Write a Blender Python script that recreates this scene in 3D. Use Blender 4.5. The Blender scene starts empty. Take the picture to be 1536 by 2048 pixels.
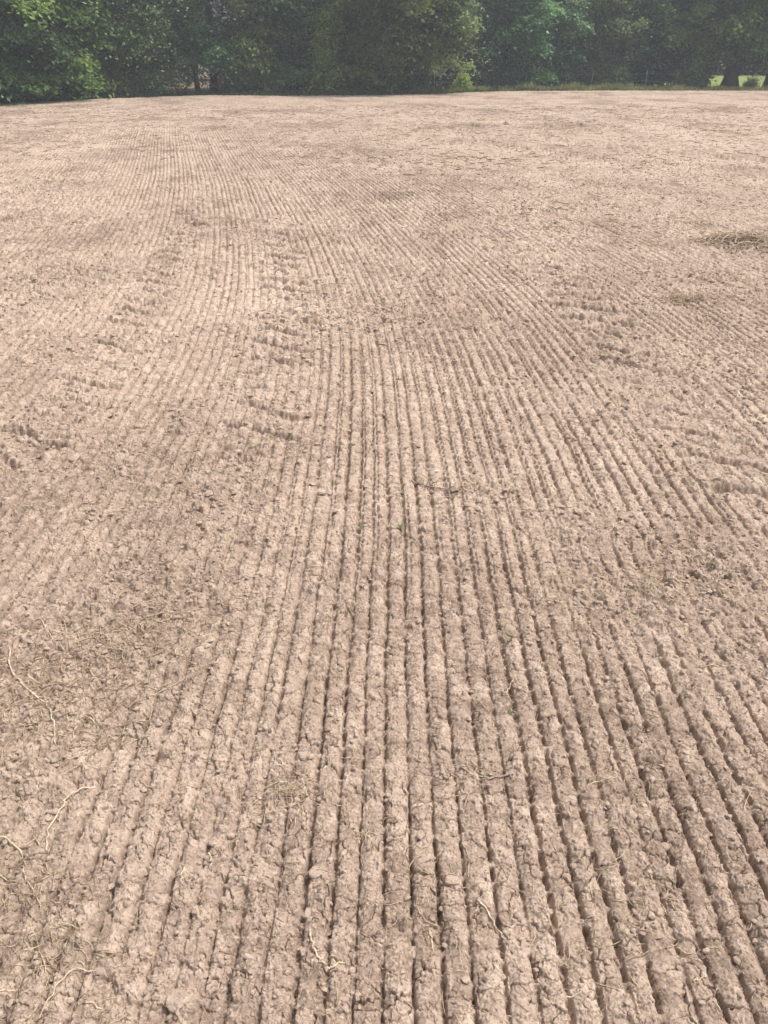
import bpy, math, random, time
import numpy as np
T0 = time.time()
SC = bpy.context.scene
COL = SC.collection
R = math.radians

# ------------------------------------------------------------------ camera
H, PITCH, F = 1.9, R(31.0), 1538.0          # eye height, downward tilt, focal length in px of a 1536 x 2048 frame
SP, CP = math.sin(PITCH), math.cos(PITCH)
cam_d = bpy.data.cameras.new('camera')
cam = bpy.data.objects.new('camera', cam_d); COL.objects.link(cam)
cam.location = (0, 0, H)
cam.rotation_euler = (R(90) - PITCH, 0, 0)
cam_d.sensor_fit = 'VERTICAL'; cam_d.sensor_height = 24.0
cam_d.lens = 24.0 * F / 2048.0
cam_d.clip_start = 0.05; cam_d.clip_end = 3000
SC.camera = cam

# ------------------------------------------------------------------ sky and sun
SUN_EL, SUN_AZ = R(62), R(72)               # azimuth clockwise from +Y
sdir = np.array([math.sin(SUN_AZ) * math.cos(SUN_EL), math.cos(SUN_AZ) * math.cos(SUN_EL), math.sin(SUN_EL)])
w = bpy.data.worlds.new('World'); SC.world = w; w.use_nodes = True
nt = w.node_tree; nt.nodes.clear()
sky = nt.nodes.new('ShaderNodeTexSky'); sky.sky_type = 'NISHITA'; sky.sun_disc = False
sky.sun_elevation = SUN_EL; sky.sun_rotation = SUN_AZ
sky.air_density = 1.0; sky.dust_density = 5.0; sky.ozone_density = 1.0
bg = nt.nodes.new('ShaderNodeBackground'); bg.inputs['Strength'].default_value = 0.125
ow = nt.nodes.new('ShaderNodeOutputWorld')
hz_ = nt.nodes.new('ShaderNodeHueSaturation'); hz_.inputs['Saturation'].default_value = .28; hz_.inputs['Value'].default_value = 1.25   # milky, hazy sky
nt.links.new(sky.outputs[0], hz_.inputs['Color']); nt.links.new(hz_.outputs[0], bg.inputs[0]); nt.links.new(bg.outputs[0], ow.inputs[0])
sl = bpy.data.lights.new('sun', 'SUN'); sl.energy = 2.6; sl.angle = R(4); sl.color = (1.0, 0.95, 0.87)
so = bpy.data.objects.new('sun', sl); COL.objects.link(so); so.location = (20, -5, 30)
from mathutils import Vector
so.rotation_euler = Vector(sdir).to_track_quat('Z', 'Y').to_euler()
SC.view_settings.view_transform = 'Standard'; SC.view_settings.look = 'None'
SC.view_settings.exposure = 0.28; SC.view_settings.gamma = 1.0
SC.cycles.use_denoising = True; SC.cycles.max_bounces = 6; SC.cycles.diffuse_bounces = 3; SC.cycles.volume_bounces = 0
SC.cycles.transmission_bounces = 3; SC.cycles.glossy_bounces = 2; SC.cycles.caustics_reflective = False

# ------------------------------------------------------------------ helpers
def tag(o, label=None, cat=None, group=None, kind=None):
    if label: o['label'] = label
    if cat: o['category'] = cat
    if group: o['group'] = group
    if kind: o['kind'] = kind
    return o

def px_depth(y):
    return H / (SP + CP * (np.asarray(y, float) - 1024) / F)

def at(x, y):
    """point of the flat field seen at pixel x, y of the 1536 x 2048 photograph"""
    t = (np.asarray(y, float) - 1024) / F
    z = H / (SP + CP * t)
    return (np.asarray(x, float) - 768) / F * z, z * (CP - t * SP)

def mesh_np(name, V, faces, mat, parent=None, smooth=False, attrs=None, fsize=None):
    """faces: (n,k) array of vertex indices"""
    me = bpy.data.meshes.new(name)
    V = np.asarray(V, np.float32); faces = np.asarray(faces, np.int32)
    n, k = faces.shape
    me.vertices.add(len(V)); me.vertices.foreach_set('co', V.ravel())
    me.loops.add(n * k); me.loops.foreach_set('vertex_index', faces.ravel())
    me.polygons.add(n)
    me.polygons.foreach_set('loop_start', np.arange(n, dtype=np.int32) * k)
    me.polygons.foreach_set('loop_total', np.full(n, k, np.int32))
    me.update(calc_edges=True)
    me.polygons.foreach_set('use_smooth', np.full(n, bool(smooth)))
    for an, av in (attrs or {}).items():
        av = np.asarray(av, np.float32)
        if av.ndim == 1:
            a = me.attributes.new(an, 'FLOAT', 'POINT'); a.data.foreach_set('value', av)
        else:
            a = me.attributes.new(an, 'FLOAT_COLOR', 'POINT')
            if av.shape[1] == 3: av = np.concatenate([av, np.ones((len(av), 1), np.float32)], 1)
            a.data.foreach_set('color', av.ravel())
    me.materials.append(mat)
    o = bpy.data.objects.new(name, me); COL.objects.link(o)
    if parent: o.parent = parent
    return o

def empty(name, loc=(0, 0, 0)):
    o = bpy.data.objects.new(name, None); COL.objects.link(o); o.location = loc
    o.empty_display_size = 0.1
    return o

class Geo:
    """collects quads/tris (as quads with a repeated vertex avoided: triangles kept separately)"""
    def __init__(s): s.V = []; s.Q = []; s.T = []; s.A = []; s.n = 0
    def add(s, V, Q=None, T=None, a=0.5):
        V = np.asarray(V, float); s.V.append(V)
        s.A.append(np.full(len(V), a) if np.isscalar(a) else np.asarray(a, float))
        if Q is not None and len(Q): s.Q.append(np.asarray(Q, int) + s.n)
        if T is not None and len(T): s.T.append(np.asarray(T, int) + s.n)
        s.n += len(V)
    def tube(s, pts, rad, sides=6, a=0.5, cap=True, flat=1.0):
        pts = np.asarray(pts, float); m = len(pts)
        rad = np.full(m, rad) if np.isscalar(rad) else np.asarray(rad, float)
        tan = np.gradient(pts, axis=0); tan /= np.linalg.norm(tan, axis=1)[:, None] + 1e-9
        ref = np.array([0, 0, 1.0]) if abs(tan[:, 2]).mean() < 0.8 else np.array([1.0, 0, 0])
        sx = np.cross(tan, ref); sx /= np.linalg.norm(sx, axis=1)[:, None] + 1e-9
        sy = np.cross(sx, tan)
        th = np.arange(sides) * 2 * math.pi / sides
        V = pts[:, None] + rad[:, None, None] * (np.cos(th)[None, :, None] * sx[:, None] + flat * np.sin(th)[None, :, None] * sy[:, None])
        V = V.reshape(-1, 3); Q = []
        for i in range(m - 1):
            for j in range(sides):
                k = (j + 1) % sides
                Q.append((i * sides + j, i * sides + k, (i + 1) * sides + k, (i + 1) * sides + j))
        T = []
        if cap:
            V = np.concatenate([V, pts[:1], pts[-1:]]); c0 = m * sides
            for j in range(sides):
                k = (j + 1) % sides
                T.append((c0, k, j)); T.append((c0 + 1, (m - 1) * sides + j, (m - 1) * sides + k))
        s.add(V, Q, T, a)
    def build(s, name, mat, parent=None, smooth=True):
        V = np.concatenate(s.V); A = np.concatenate(s.A)
        Q = np.concatenate(s.Q) if s.Q else np.zeros((0, 4), int)
        T = np.concatenate(s.T) if s.T else np.zeros((0, 3), int)
        me = bpy.data.meshes.new(name)
        me.vertices.add(len(V)); me.vertices.foreach_set('co', V.astype(np.float32).ravel())
        me.loops.add(Q.size + T.size)
        me.loops.foreach_set('vertex_index', np.concatenate([Q.ravel(), T.ravel()]).astype(np.int32))
        n = len(Q) + len(T); me.polygons.add(n)
        tot = np.concatenate([np.full(len(Q), 4), np.full(len(T), 3)]).astype(np.int32)
        me.polygons.foreach_set('loop_start', np.concatenate([[0], np.cumsum(tot)[:-1]]).astype(np.int32))
        me.polygons.foreach_set('loop_total', tot)
        me.update(calc_edges=True)
        me.polygons.foreach_set('use_smooth', np.full(n, bool(smooth)))
        a = me.attributes.new('tint', 'FLOAT', 'POINT'); a.data.foreach_set('value', A.astype(np.float32))
        me.materials.append(mat)
        o = bpy.data.objects.new(name, me); COL.objects.link(o)
        if parent: o.parent = parent
        return o

# ------------------------------------------------------------------ numpy noise
def h2(ix, iy, seed):
    a = (ix.astype(np.int64) & 0xffffffff).astype(np.uint32); b = (iy.astype(np.int64) & 0xffffffff).astype(np.uint32)
    with np.errstate(over='ignore'):
        v = a * np.uint32(374761393) + b * np.uint32(668265263) + np.uint32((seed * 1442695041) & 0xffffffff)
        v = (v ^ (v >> np.uint32(13))) * np.uint32(1274126177)
        v = (v ^ (v >> np.uint32(16))) * np.uint32(2246822519)
        v = v ^ (v >> np.uint32(15))
    return v
def hf(ix, iy, seed):
    return (h2(ix, iy, seed) & np.uint32(0xffffff)).astype(np.float32) / np.float32(0xffffff)

def perlin(x, y, seed=0):
    x = x.astype(np.float32); y = y.astype(np.float32)
    ix = np.floor(x); iy = np.floor(y); fx = x - ix; fy = y - iy
    ix = ix.astype(np.int32); iy = iy.astype(np.int32)
    ux = fx * fx * fx * (fx * (fx * 6 - 15) + 10); uy = fy * fy * fy * (fy * (fy * 6 - 15) + 10)
    def g(dx, dy):
        a = hf(ix + dx, iy + dy, seed) * np.float32(6.2831853)
        return np.cos(a) * (fx - dx) + np.sin(a) * (fy - dy)
    a = g(0, 0); a = a + ux * (g(1, 0) - a)
    b = g(0, 1); b = b + ux * (g(1, 1) - b)
    return (a + uy * (b - a)) * 1.5

def fbm(x, y, seed, octs, gain=0.5):
    s = 0; a = 1.0; f = 1.0; n = 0
    for i in range(octs):
        s = s + a * perlin(x * f + i * 17.3, y * f - i * 9.1, seed + i); n += a
        a *= gain; f *= 2.03
    return s / n

def voronoi(x, y, seed=0):
    """F1, F2 and two random values of the nearest cell"""
    x = x.astype(np.float32); y = y.astype(np.float32)
    ix = np.floor(x).astype(np.int32); iy = np.floor(y).astype(np.int32)
    fx = x - ix; fy = y - iy
    f1 = np.full(x.shape, 9, np.float32); f2 = f1.copy(); bi = np.zeros(x.shape, np.int32); bj = bi.copy()
    for dx in (-1, 0, 1):
        for dy in (-1, 0, 1):
            v = h2(ix + dx, iy + dy, seed)
            px = dx + (v & np.uint32(0xffff)).astype(np.float32) / 65536 * .9 + .05 - fx
            py = dy + (v >> np.uint32(16)).astype(np.float32) / 65536 * .9 + .05 - fy
            d = px * px + py * py
            m = d < f1
            f2 = np.where(m, f1, np.minimum(f2, d)); f1 = np.where(m, d, f1)
            bi = np.where(m, ix + dx, bi); bj = np.where(m, iy + dy, bj)
    return np.sqrt(f1), np.sqrt(f2), hf(bi, bj, seed + 101), hf(bi, bj, seed + 202)

def sst(x, a, b):
    t = np.clip((x - a) / (b - a), 0, 1); return t * t * (3 - 2 * t)

# ------------------------------------------------------------------ the tilled field: height as a function of world x, y
PITCH_R = 0.0715                              # spacing of the roller ridges
_cy = np.array([-5, 0.5, 2.3, 3.8, 5.4, 7.3, 10.3, 14.0, 19.5, 30, 60.])
_cx = np.array([.06, .10, .122, .14, .09, -.10, -.62, -1.40, -2.75, -5.3, -12.5])
_tt = np.linspace(-5, 60, 1301)
_cc = np.interp(_tt, _cy, _cx)
_k = np.exp(-0.5 * (np.arange(-40, 41) / 16.0) ** 2); _k /= _k.sum()
_cc = np.convolve(np.pad(_cc, 40, 'edge'), _k, 'valid')
def centre(y): return np.interp(y, _tt, _cc)
PASS_W, PASS_0 = 2.43, 0.80
_edge_px = [(-900, 236), (-400, 222), (0, 205), (100, 202), (200, 197), (300, 194), (350, 191.5), (420, 190), (600, 191.5), (760, 190), (850, 188),
            (930, 184.5), (1024, 181.5), (1280, 180.5), (1536, 181), (3000, 181), (9000, 181), (-9000, 260)]
_edge_px.sort()
def edge_px(x): return np.interp(x, [p[0] for p in _edge_px], [p[1] for p in _edge_px])

def swell(x, y):
    return (0.012 * perlin(x * .28 + 3.1, y * .42, 900) + 0.007 * perlin(x * .75, y * .95 + 8.7, 901)) * sst(y, 1.0, 3.0) * (1 - .6*sst(y, 20, 34))

def poly_track(x, y, pts, half, reach):
    """distance across and along a wheel track given by points in the world"""
    P = np.array(pts, float)
    t = np.linspace(0, len(P) - 1, (len(P) - 1) * 6 + 1); i = np.clip(t.astype(int), 0, len(P) - 2); f = t - i
    p0 = P[np.clip(i - 1, 0, None)]; p1 = P[i]; p2 = P[i + 1]; p3 = P[np.clip(i + 2, None, len(P) - 1)]
    f = f[:, None]
    C = .5 * (2 * p1 + (p2 - p0) * f + (2 * p0 - 5 * p1 + 4 * p2 - p3) * f * f + (-p0 + 3 * p1 - 3 * p2 + p3) * f ** 3)
    across = np.full(x.shape, 9.0, np.float32); along = np.zeros(x.shape, np.float32)
    lo = C.min(0) - reach; hi = C.max(0) + reach
    m = np.nonzero((x > lo[0]) & (x < hi[0]) & (y > lo[1]) & (y < hi[1]))[0]
    if not len(m): return across, along
    X = x[m]; Y = y[m]; best = np.full(X.shape, 1e9); ac = np.full(X.shape, 9.0); al = np.zeros(X.shape); L = 0
    for a, b in zip(C[:-1], C[1:]):
        d = b - a; l = np.hypot(*d)
        if l < 1e-6: continue
        d = d / l
        s = np.clip((X - a[0]) * d[0] + (Y - a[1]) * d[1], 0, l)
        qx = X - a[0] - s * d[0]; qy = Y - a[1] - s * d[1]
        dd = qx * qx + qy * qy; k = dd < best
        sg = np.sign(d[0] * qy - d[1] * qx)
        best = np.where(k, dd, best); ac = np.where(k, np.sqrt(dd) * sg, ac); al = np.where(k, L + s, al); L += l
    across[m] = ac; along[m] = al
    return across, along

def wp(*px): return [tuple(float(v) for v in at(a, b)) for a, b in px]
TRACKS = [  # pixels of the photograph, half width, depth, lug spacing, skew sign
    (wp((545, 440), (560, 500), (565, 560), (575, 640), (562, 700), (560, 760), (545, 830), (520, 900)), .26, .036, .18, 1),
    (wp((395, 370), (388, 430), (345, 520), (318, 560), (290, 610), (255, 665), (200, 740), (120, 830), (20, 940)), .26, .032, .18, -1),
    (wp((1010, 490), (1080, 520), (1140, 580), (1215, 660), (1262, 730), (1330, 810), (1420, 890), (1530, 975), (1640, 1060)), .30, .037, .21, 1),
    (wp((1040, 245), (960, 252), (925, 262), (945, 275), (1010, 290), (1100, 303), (1200, 318), (1330, 330), (1500, 338)), .30, .085, .40, 1),
    (wp((1190, 247), (1110, 253), (1072, 262), (1095, 275), (1160, 286), (1260, 298), (1420, 312), (1600, 325)), .30, .085, .40, -1),
    (wp((490, 345), (530, 362), (560, 378), (590, 395)), .2, .02, .2, 1),
    (wp((60, 880), (140, 905), (200, 930), (260, 960)), .16, .014, .16, -1),
]
# patches where the ridges are broken up into crumbs: pixel centre, pixel radii, strength
BROKEN = [(150, 1330, 200, 120, .9), (330, 1190, 200, 90, .9), (440, 1040, 190, 60, .8), (60, 1560, 110, 100, .7), (150, 1800, 110, 60, .5),
          (80, 2000, 90, 70, .5), (570, 1600, 75, 40, .8), (500, 1960, 70, 40, .5), (700, 640, 190, 26, .85), (950, 650, 120, 20, .5),
          (650, 610, 55, 50, .7), (1290, 1210, 210, 75, .95), (1180, 1060, 150, 60, .8), (1440, 1150, 150, 110, .85), (1390, 740, 100, 60, .4),
          (1500, 1330, 90, 60, .7), (980, 1000, 60, 90, .45), (1240, 820, 140, 80, .45), (470, 780, 60, 50, .4), (840, 560, 80, 30, .4),
          (1080, 420, 90, 25, .6), (900, 330, 130, 16, .6), (120, 560, 190, 60, .85), (100, 380, 140, 36, .8), (60, 440, 130, 30, .8), (250, 430, 60, 26, .5),
          (1390, 560, 150, 24, .6), (1480, 490, 130, 24, .9), (1350, 330, 240, 26, .7), (1200, 380, 200, 20, .6), (1160, 480, 100, 20, .5),
          (1300, 420, 200, 20, .6), (1290, 1700, 35, 90, .4), (850, 1540, 90, 30, .35), (1240, 1610, 40, 90, .5), (150, 690, 120, 40, .4), (80, 870, 110, 40, .6),
          (250, 900, 60, 26, .7), (300, 245, 120, 12, .5), (120, 300, 120, 14, .6), (160, 960, 120, 40, .5), (620, 980, 60, 30, .3)]
CLEAN = [(900, 1850, 330, 330, .9), (1250, 1700, 300, 400, .85), (850, 1350, 260, 260, .8), (860, 800, 200, 160, .8), (700, 1150, 120, 120, .6), (480, 1500, 160, 120, .5),
         (430, 1800, 160, 160, .5), (480, 540, 110, 70, .8), (430, 330, 120, 60, .7), (1400, 640, 160, 60, .8), (1480, 800, 110, 90, .7), (1000, 600, 110, 60, .5)]
_br = []; _cl = []
for bx_, by_, rx_, ry_, st_ in CLEAN:
    X0, Y0 = at(bx_, by_); X1, Y1 = at(bx_ + rx_, by_); _, Ya = at(bx_, by_ - ry_); _, Yb = at(bx_, by_ + ry_)
    _cl.append((float(X0), float(Y0), float(X1 - X0), float((Ya - Yb) / 2), st_))
for bx_, by_, rx_, ry_, st_ in BROKEN:
    X0, Y0 = at(bx_, by_); X1, Y1 = at(bx_ + rx_, by_); _, Ya = at(bx_, by_ - ry_); _, Yb = at(bx_, by_ + ry_)
    _br.append((float(X0), float(Y0), float(X1 - X0), float((Ya - Yb) / 2), st_))

def field(x, y, lod=None):
    """returns height, roughness, tone for arrays x, y (metres); lod = spacing of the samples across the view"""
    x = x.astype(np.float32); y = y.astype(np.float32)
    if lod is None: lod = np.full(x.shape, .002, np.float32)
    base = swell(x, y)
    # mask of broken ground
    n1 = fbm(x * .8, y * .55, 40, 3); n2 = fbm(x * 3.1, y * 2.2, 44, 3)
    br = sst(n1 * .8 + n2 * .85, .08, .55)*.95
    for X0, Y0, rx, ry, st in _cl:
        br = br * (1 - st * np.exp(-(((x - X0) / rx) ** 2 + ((y - Y0) / ry) ** 2) * .7))
    for X0, Y0, rx, ry, st in _br:
        d = ((x - X0) / rx) ** 2 + ((y - Y0) / ry) ** 2
        br = np.maximum(br, st * np.exp(-d * .9) * (1.08 + .7 * n2))
    n3 = fbm(x * 7, y * 5, 47, 3)
    br = np.maximum(br, .75 * sst(n3, .20, .42) * sst(n2, -.3, .3))
    br = np.clip(br, 0, 1)
    far = sst(y, 13, 30)
    # ridge coordinate
    wob = .011 * perlin(x * .9, y * .6, 50) + .006 * perlin(x * 4, y * 2.5, 51) + .0025 * perlin(x * 22, y * 14, 52)
    s = x - centre(y) + wob * sst(y, .2, 2.5) + .0028 * perlin(x * 16, y * 9, 53) + .0020 * perlin(x * 55, y * 48, 54) + .0010 * perlin(x * 140, y * 130, 56)
    ps = (s - PASS_0 + .10 * perlin(y * .35, x * 0 + 4.2, 55)) / PASS_W
    pk = np.floor(ps); pf = ps - pk
    s = s + (hf(pk.astype(np.int32), np.zeros(x.shape, np.int32), 7) - .5) * .10 + (hf(pk.astype(np.int32), np.ones(x.shape, np.int32), 8) - .5) * .008 * (y - 4) * (pk != -1)
    q = s / PITCH_R
    ki = np.floor(q).astype(np.int32); z0 = np.zeros_like(ki)
    # slightly unequal ridge widths
    ja = (hf(ki, z0, 21) - .5) * .22; jb = (hf(ki + 1, z0, 21) - .5) * .22
    fu = q - ki; fu = (fu - ja) / (1 + jb - ja)
    lo = fu < 0; hi_ = fu > 1
    ki = np.where(lo, ki - 1, np.where(hi_, ki + 1, ki)); fu = np.where(lo, fu + 1, np.where(hi_, fu - 1, fu))
    gi = ki + (fu > .5); du = np.minimum(fu, 1 - fu)                # nearest groove and distance to it
    gsel = hf(gi, z0, 31)
    seg = fbm(x * 1.1, y * .45, 60, 2)
    # second groove beside the first one on part of the ridges
    dbl = sst(hf(ki, z0 + 3, 33) + .8 * seg, .45, .7) * sst(y, 2.2, 3.4)
    offs = .30 + .06 * (hf(ki, z0, 34) - .5)
    d2 = np.abs(fu - offs)
    # the toothed wheel leaves slots with earth bridges between them
    yy = y / (.062 + .01 * hf(gi, z0, 35)) + 7 * hf(gi, z0, 36) + .55 * perlin(x * 7, y * 5, 57)
    tooth = np.abs(yy - np.floor(yy) - .5) * 2                      # 1 at the bridge
    bridge = sst(tooth, .60, .80) * (.65 + .35 * hf(np.floor(yy).astype(np.int32), gi, 39))
    slotw = (.088 + .045 * (gsel - .5) + .03 * perlin(x * 30, y * 20, 58) + .045 * seg) * (1 + .5 * sst(y, 2.0, 4)) * (1 - .12 * bridge)
    slot = 1 - sst(du, slotw * .6, slotw * 1.2 + .012)
    depth = (.0150 + .008 * (gsel - .4)) * (1 - .92 * bridge) * (1 + .35 * perlin(x * 5, y * 4, 59))
    yy2 = yy * 1.0 + .5; tooth2 = np.abs(yy2 - np.floor(yy2) - .5) * 2
    slot2 = (1 - sst(d2, .03, .11)) * (1 - .85 * sst(tooth2, .3, .8)) * dbl
    top = -.0065 * (np.clip(1 - 2 * du, 0, 1) ** 3.2) - .0072 * (1 - 2 * du) ** 2
    keep = (1 - br) ** 1.3
    ridge_h = (.010 + .006 * (hf(ki, z0, 38) - .5 + .8 * perlin(x * 3.5, y * 2.2, 61)) * (du > .1) + top - slot * depth - slot2 * .019 * (du > .1))
    # pass seam: a low berm and a smooth furrow
    dseam = np.minimum(pf, 1 - pf) * PASS_W
    seam = np.exp(-((pf * PASS_W - .05) / .035) ** 2)
    # wheel tracks
    lug = np.zeros(x.shape, np.float32); tr = np.zeros(x.shape, np.float32)
    for pts, half, dep, sp, sk in TRACKS:
        ac, al = poly_track(x, y, pts, half, half + .15)
        ac = ac + .02 * perlin(x * 3, y * 3, 71)
        inside = 1 - sst(np.abs(ac), half * .8, half * 1.15)
        inside = inside * sst(perlin(al * .6, ac * 0 + half * 31, 73) + 1.25, .05, .45)
        wv_ = ac / half
        jag = .022 * perlin(x * 7, y * 7, 74) + .014 * perlin(x * 40, y * 40, 78)
        lump = fbm(x * 9, y * 9, 76, 3)
        for spc, amp, skw in ((sp * 1.75, .98, .9), (sp * .62, .28, .45)):     # heavy lugs, and the finer bars between them
            ph = (al - skw * ac + .5 * ac * np.abs(ac) / half + jag + .06 * perlin(x * 1.7, y * 1.7, 77)) / spc
            f = ph - np.floor(ph); hid = hf(np.floor(ph).astype(np.int32), np.zeros(x.shape, np.int32), 75)
            saw = f ** 1.6 * (1 - sst(f, .80, .97)) - .28
            gash = 1.15 * np.exp(-((f - .94) / (.045 + .03 * hid)) ** 2) * sst(hid * .8 + .7 * perlin(x * 4 + 9, y * 4, 79), .0, .35)
            lug = np.where(inside > .02, lug + inside * dep * amp * (.8 * saw * (.5 + hid) - 1.0 * gash), lug)
        lug = lug + inside * dep * .75 * lump
        tr = np.maximum(tr, inside)
    lug = lug * (.62 + .38 * sst(y, 4.0, 7.5))
    keep = keep * (1 - .6 * tr)
    far2 = (1 + .45 * sst(y, 2.6, 8)) * (1 - .5 * sst(y, 10, 20))
    fade = (1 + .5 * sst(y, 8, 14)) * (1 - .8 * sst(y, 21, 29)) * (1 - .6 * sst(y, 14, 19) * sst(x, .5, 2.5))
    h = ridge_h * keep * (.8 + .2 * sst(n1, -.7, .3)) * (1.22 - .08 * sst(y, 3, 6)) * fade + base + lug
    h = h - .010 * seam * (1 - br) * sst(y, .5, 1.2)
    # ---- clods
    wx = x + .010 * perlin(x * 31, y * 31, 80); wy = y + .010 * perlin(x * 31, y * 31, 81)
    f1, f2, r1, r2 = voronoi(wx * 17, wy * 17, 82)
    c1 = np.clip(1 - f1 * 1.15, 0, 1) ** .7 * (r1 > .45) * r1 * .034
    wx = x + .004 * perlin(x * 80, y * 80, 83); wy = y + .004 * perlin(x * 80, y * 80, 84)
    g1, g2, s1, s2 = voronoi(wx * 42, wy * 42, 85)
    c2 = np.clip(1 - g1 * 1.2, 0, 1) ** .6 * (s1 > .3) * s1 * .015
    e1, e2, t1, t2 = voronoi(wx * 105, wy * 105, 86)
    c3 = np.clip(1 - e1 * 1.15, 0, 1) ** .6 * (t1 > .2) * t1 * .0062
    loose = .004 * fbm(x * 12, y * 12, 88, 3)
    patch = sst(fbm(x * 6, y * 6, 135, 3), -.05, .3)
    h = h + np.maximum(br, .35 * tr) * (c1 + c2 + loose * 2.5) * far2 + (.14 + .30 * patch + .7 * br) * c3 * far2 + (1 - br) * (c2 * .40 * (s2 > .7) + c1 * .3 * (r2 > .85)) * far2 ** 1.5
    # crumbs lying in slots of broken stretches
    h = h + slot * keep * c2 * .9 * (s2 > .35)
    # ---- dried crust: cracks, lifted plates
    vx = (x + .013 * perlin(x * 26, y * 26, 90) + .0045 * perlin(x * 90, y * 90, 91)); vy = (y + .013 * perlin(x * 26, y * 26, 92) + .0045 * perlin(x * 90, y * 90, 93))
    a1, a2, u1, u2 = voronoi(vx * 13, vy * 23, 94)
    ed = a2 - a1
    crk_mask = sst(fbm(x * 9, y * 9, 95, 2) + .35 * (u1 - .5), -.18, .08)
    crack = (1 - sst(ed, .018, .055)) * crk_mask
    b1, b2, v1, v2 = voronoi(vx * 52 , vy * 66, 97)
    crack2 = (1 - sst(b2 - b1, .0, .13)) * sst(perlin(x * 21, y * 21, 98), -.15, .3)
    solid = 1 - br
    h = h - crack * (.012 + .008 * u2) * (.4 + .6 * solid) - crack2 * .0048 * (.5 + .5 * solid) * (1 - .75 * sst(fbm(x * 3, y * 3, 99, 2), -.05, .25))
    h = h + (u2 - .5) * .009 * solid * (1 - slot) + (v1 - .5) * .0030
    # flakes of crust: terraces of noise, the shed patches lie lower
    nf = fbm(vx * 13, vy * 10, 100, 4, .55)
    fl = sst(nf, .02, .055); fl2 = sst(nf, .26, .29)
    h = h + (fl * .0034 + fl2 * .0036) * (1 - slot * .8) * (.6 + .4 * solid)
    # grain
    gr = fbm(x * 150, y * 150, 110, 3, .65)
    h = h + gr * .0026 * (.55 + .6 * br + .3 * fl) + 0.0036 * fbm(x * 48, y * 48, 113, 2) * (.6 + br)
    pits = sst(perlin(x * 120, y * 120, 115), .3, .5) * .0036
    h = h - pits * (.4 + .6 * fl)
    # clumps at a distance carry some relief of their own
    h = h + far * .012 * fbm(x * 3.2, y * 3.2, 120, 3)
    # ---- tone: 0 moist smeared soil, 1 dry pale crust
    tone = .47 - .09 * (1 - sst(y, 1.2, 5)) + .13 * fl + .12 * fl2 + .18 * (u1 - .5) * solid + .16 * (s2 - .5) * br + .26 * fbm(x * 1.3, y * 1.0, 130, 3) + .22 * fbm(x * .45, y * .35, 128, 2) + .25 * gr + .35 * fbm(x * 34, y * 34, 137, 4, .65) - (.06 + .30 * far) * sst(fbm(x * .5, y * .30, 138, 4), .0, .4) - .25 * sst(y, 5, 9) * sst(fbm(x * 2.4, y * 1.0, 139, 4, .65), .1, .4)
    tone = tone - .12 * (1 - fl) * sst(fbm(x * 4, y * 4, 131, 2), -.1, .3)
    litter = np.clip(sst(fbm(x * 2.2, y * 1.4, 140, 4, .6), .05, .5) * (.35 + .65 * br) + .3 * far, 0, 1)
    return h.astype(np.float32), br, np.clip(tone, 0, 1), litter

# ------------------------------------------------------------------ materials
def new_mat(name):
    m = bpy.data.materials.new(name); m.use_nodes = True
    n = m.node_tree.nodes; l = m.node_tree.links
    return m, n, l, n['Principled BSDF']
def nd(n, t, **kw):
    x = n.new(t)
    for k, v in kw.items(): setattr(x, k, v)
    return x
def ramp(n, stops):
    r = n.new('ShaderNodeValToRGB'); e = r.color_ramp.elements
    e[0].position, e[0].color = stops[0][0], (*stops[0][1], 1); e[1].position, e[1].color = stops[-1][0], (*stops[-1][1], 1)
    for p, c in stops[1:-1]:
        q = e.new(p); q.color = (*c, 1)
    return r
def mixc(n, l, fac, a, b, mode='MIX'):
    m = n.new('ShaderNodeMix'); m.data_type = 'RGBA'; m.blend_type = mode
    for sock, v in ((m.inputs[0], fac), (m.inputs[6], a), (m.inputs[7], b)):
        if hasattr(v, 'links') or hasattr(v, 'is_linked'): l.new(v, sock)
        else: sock.default_value = v if not isinstance(v, tuple) else (*v, 1)[:4]
    return m.outputs[2]

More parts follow.
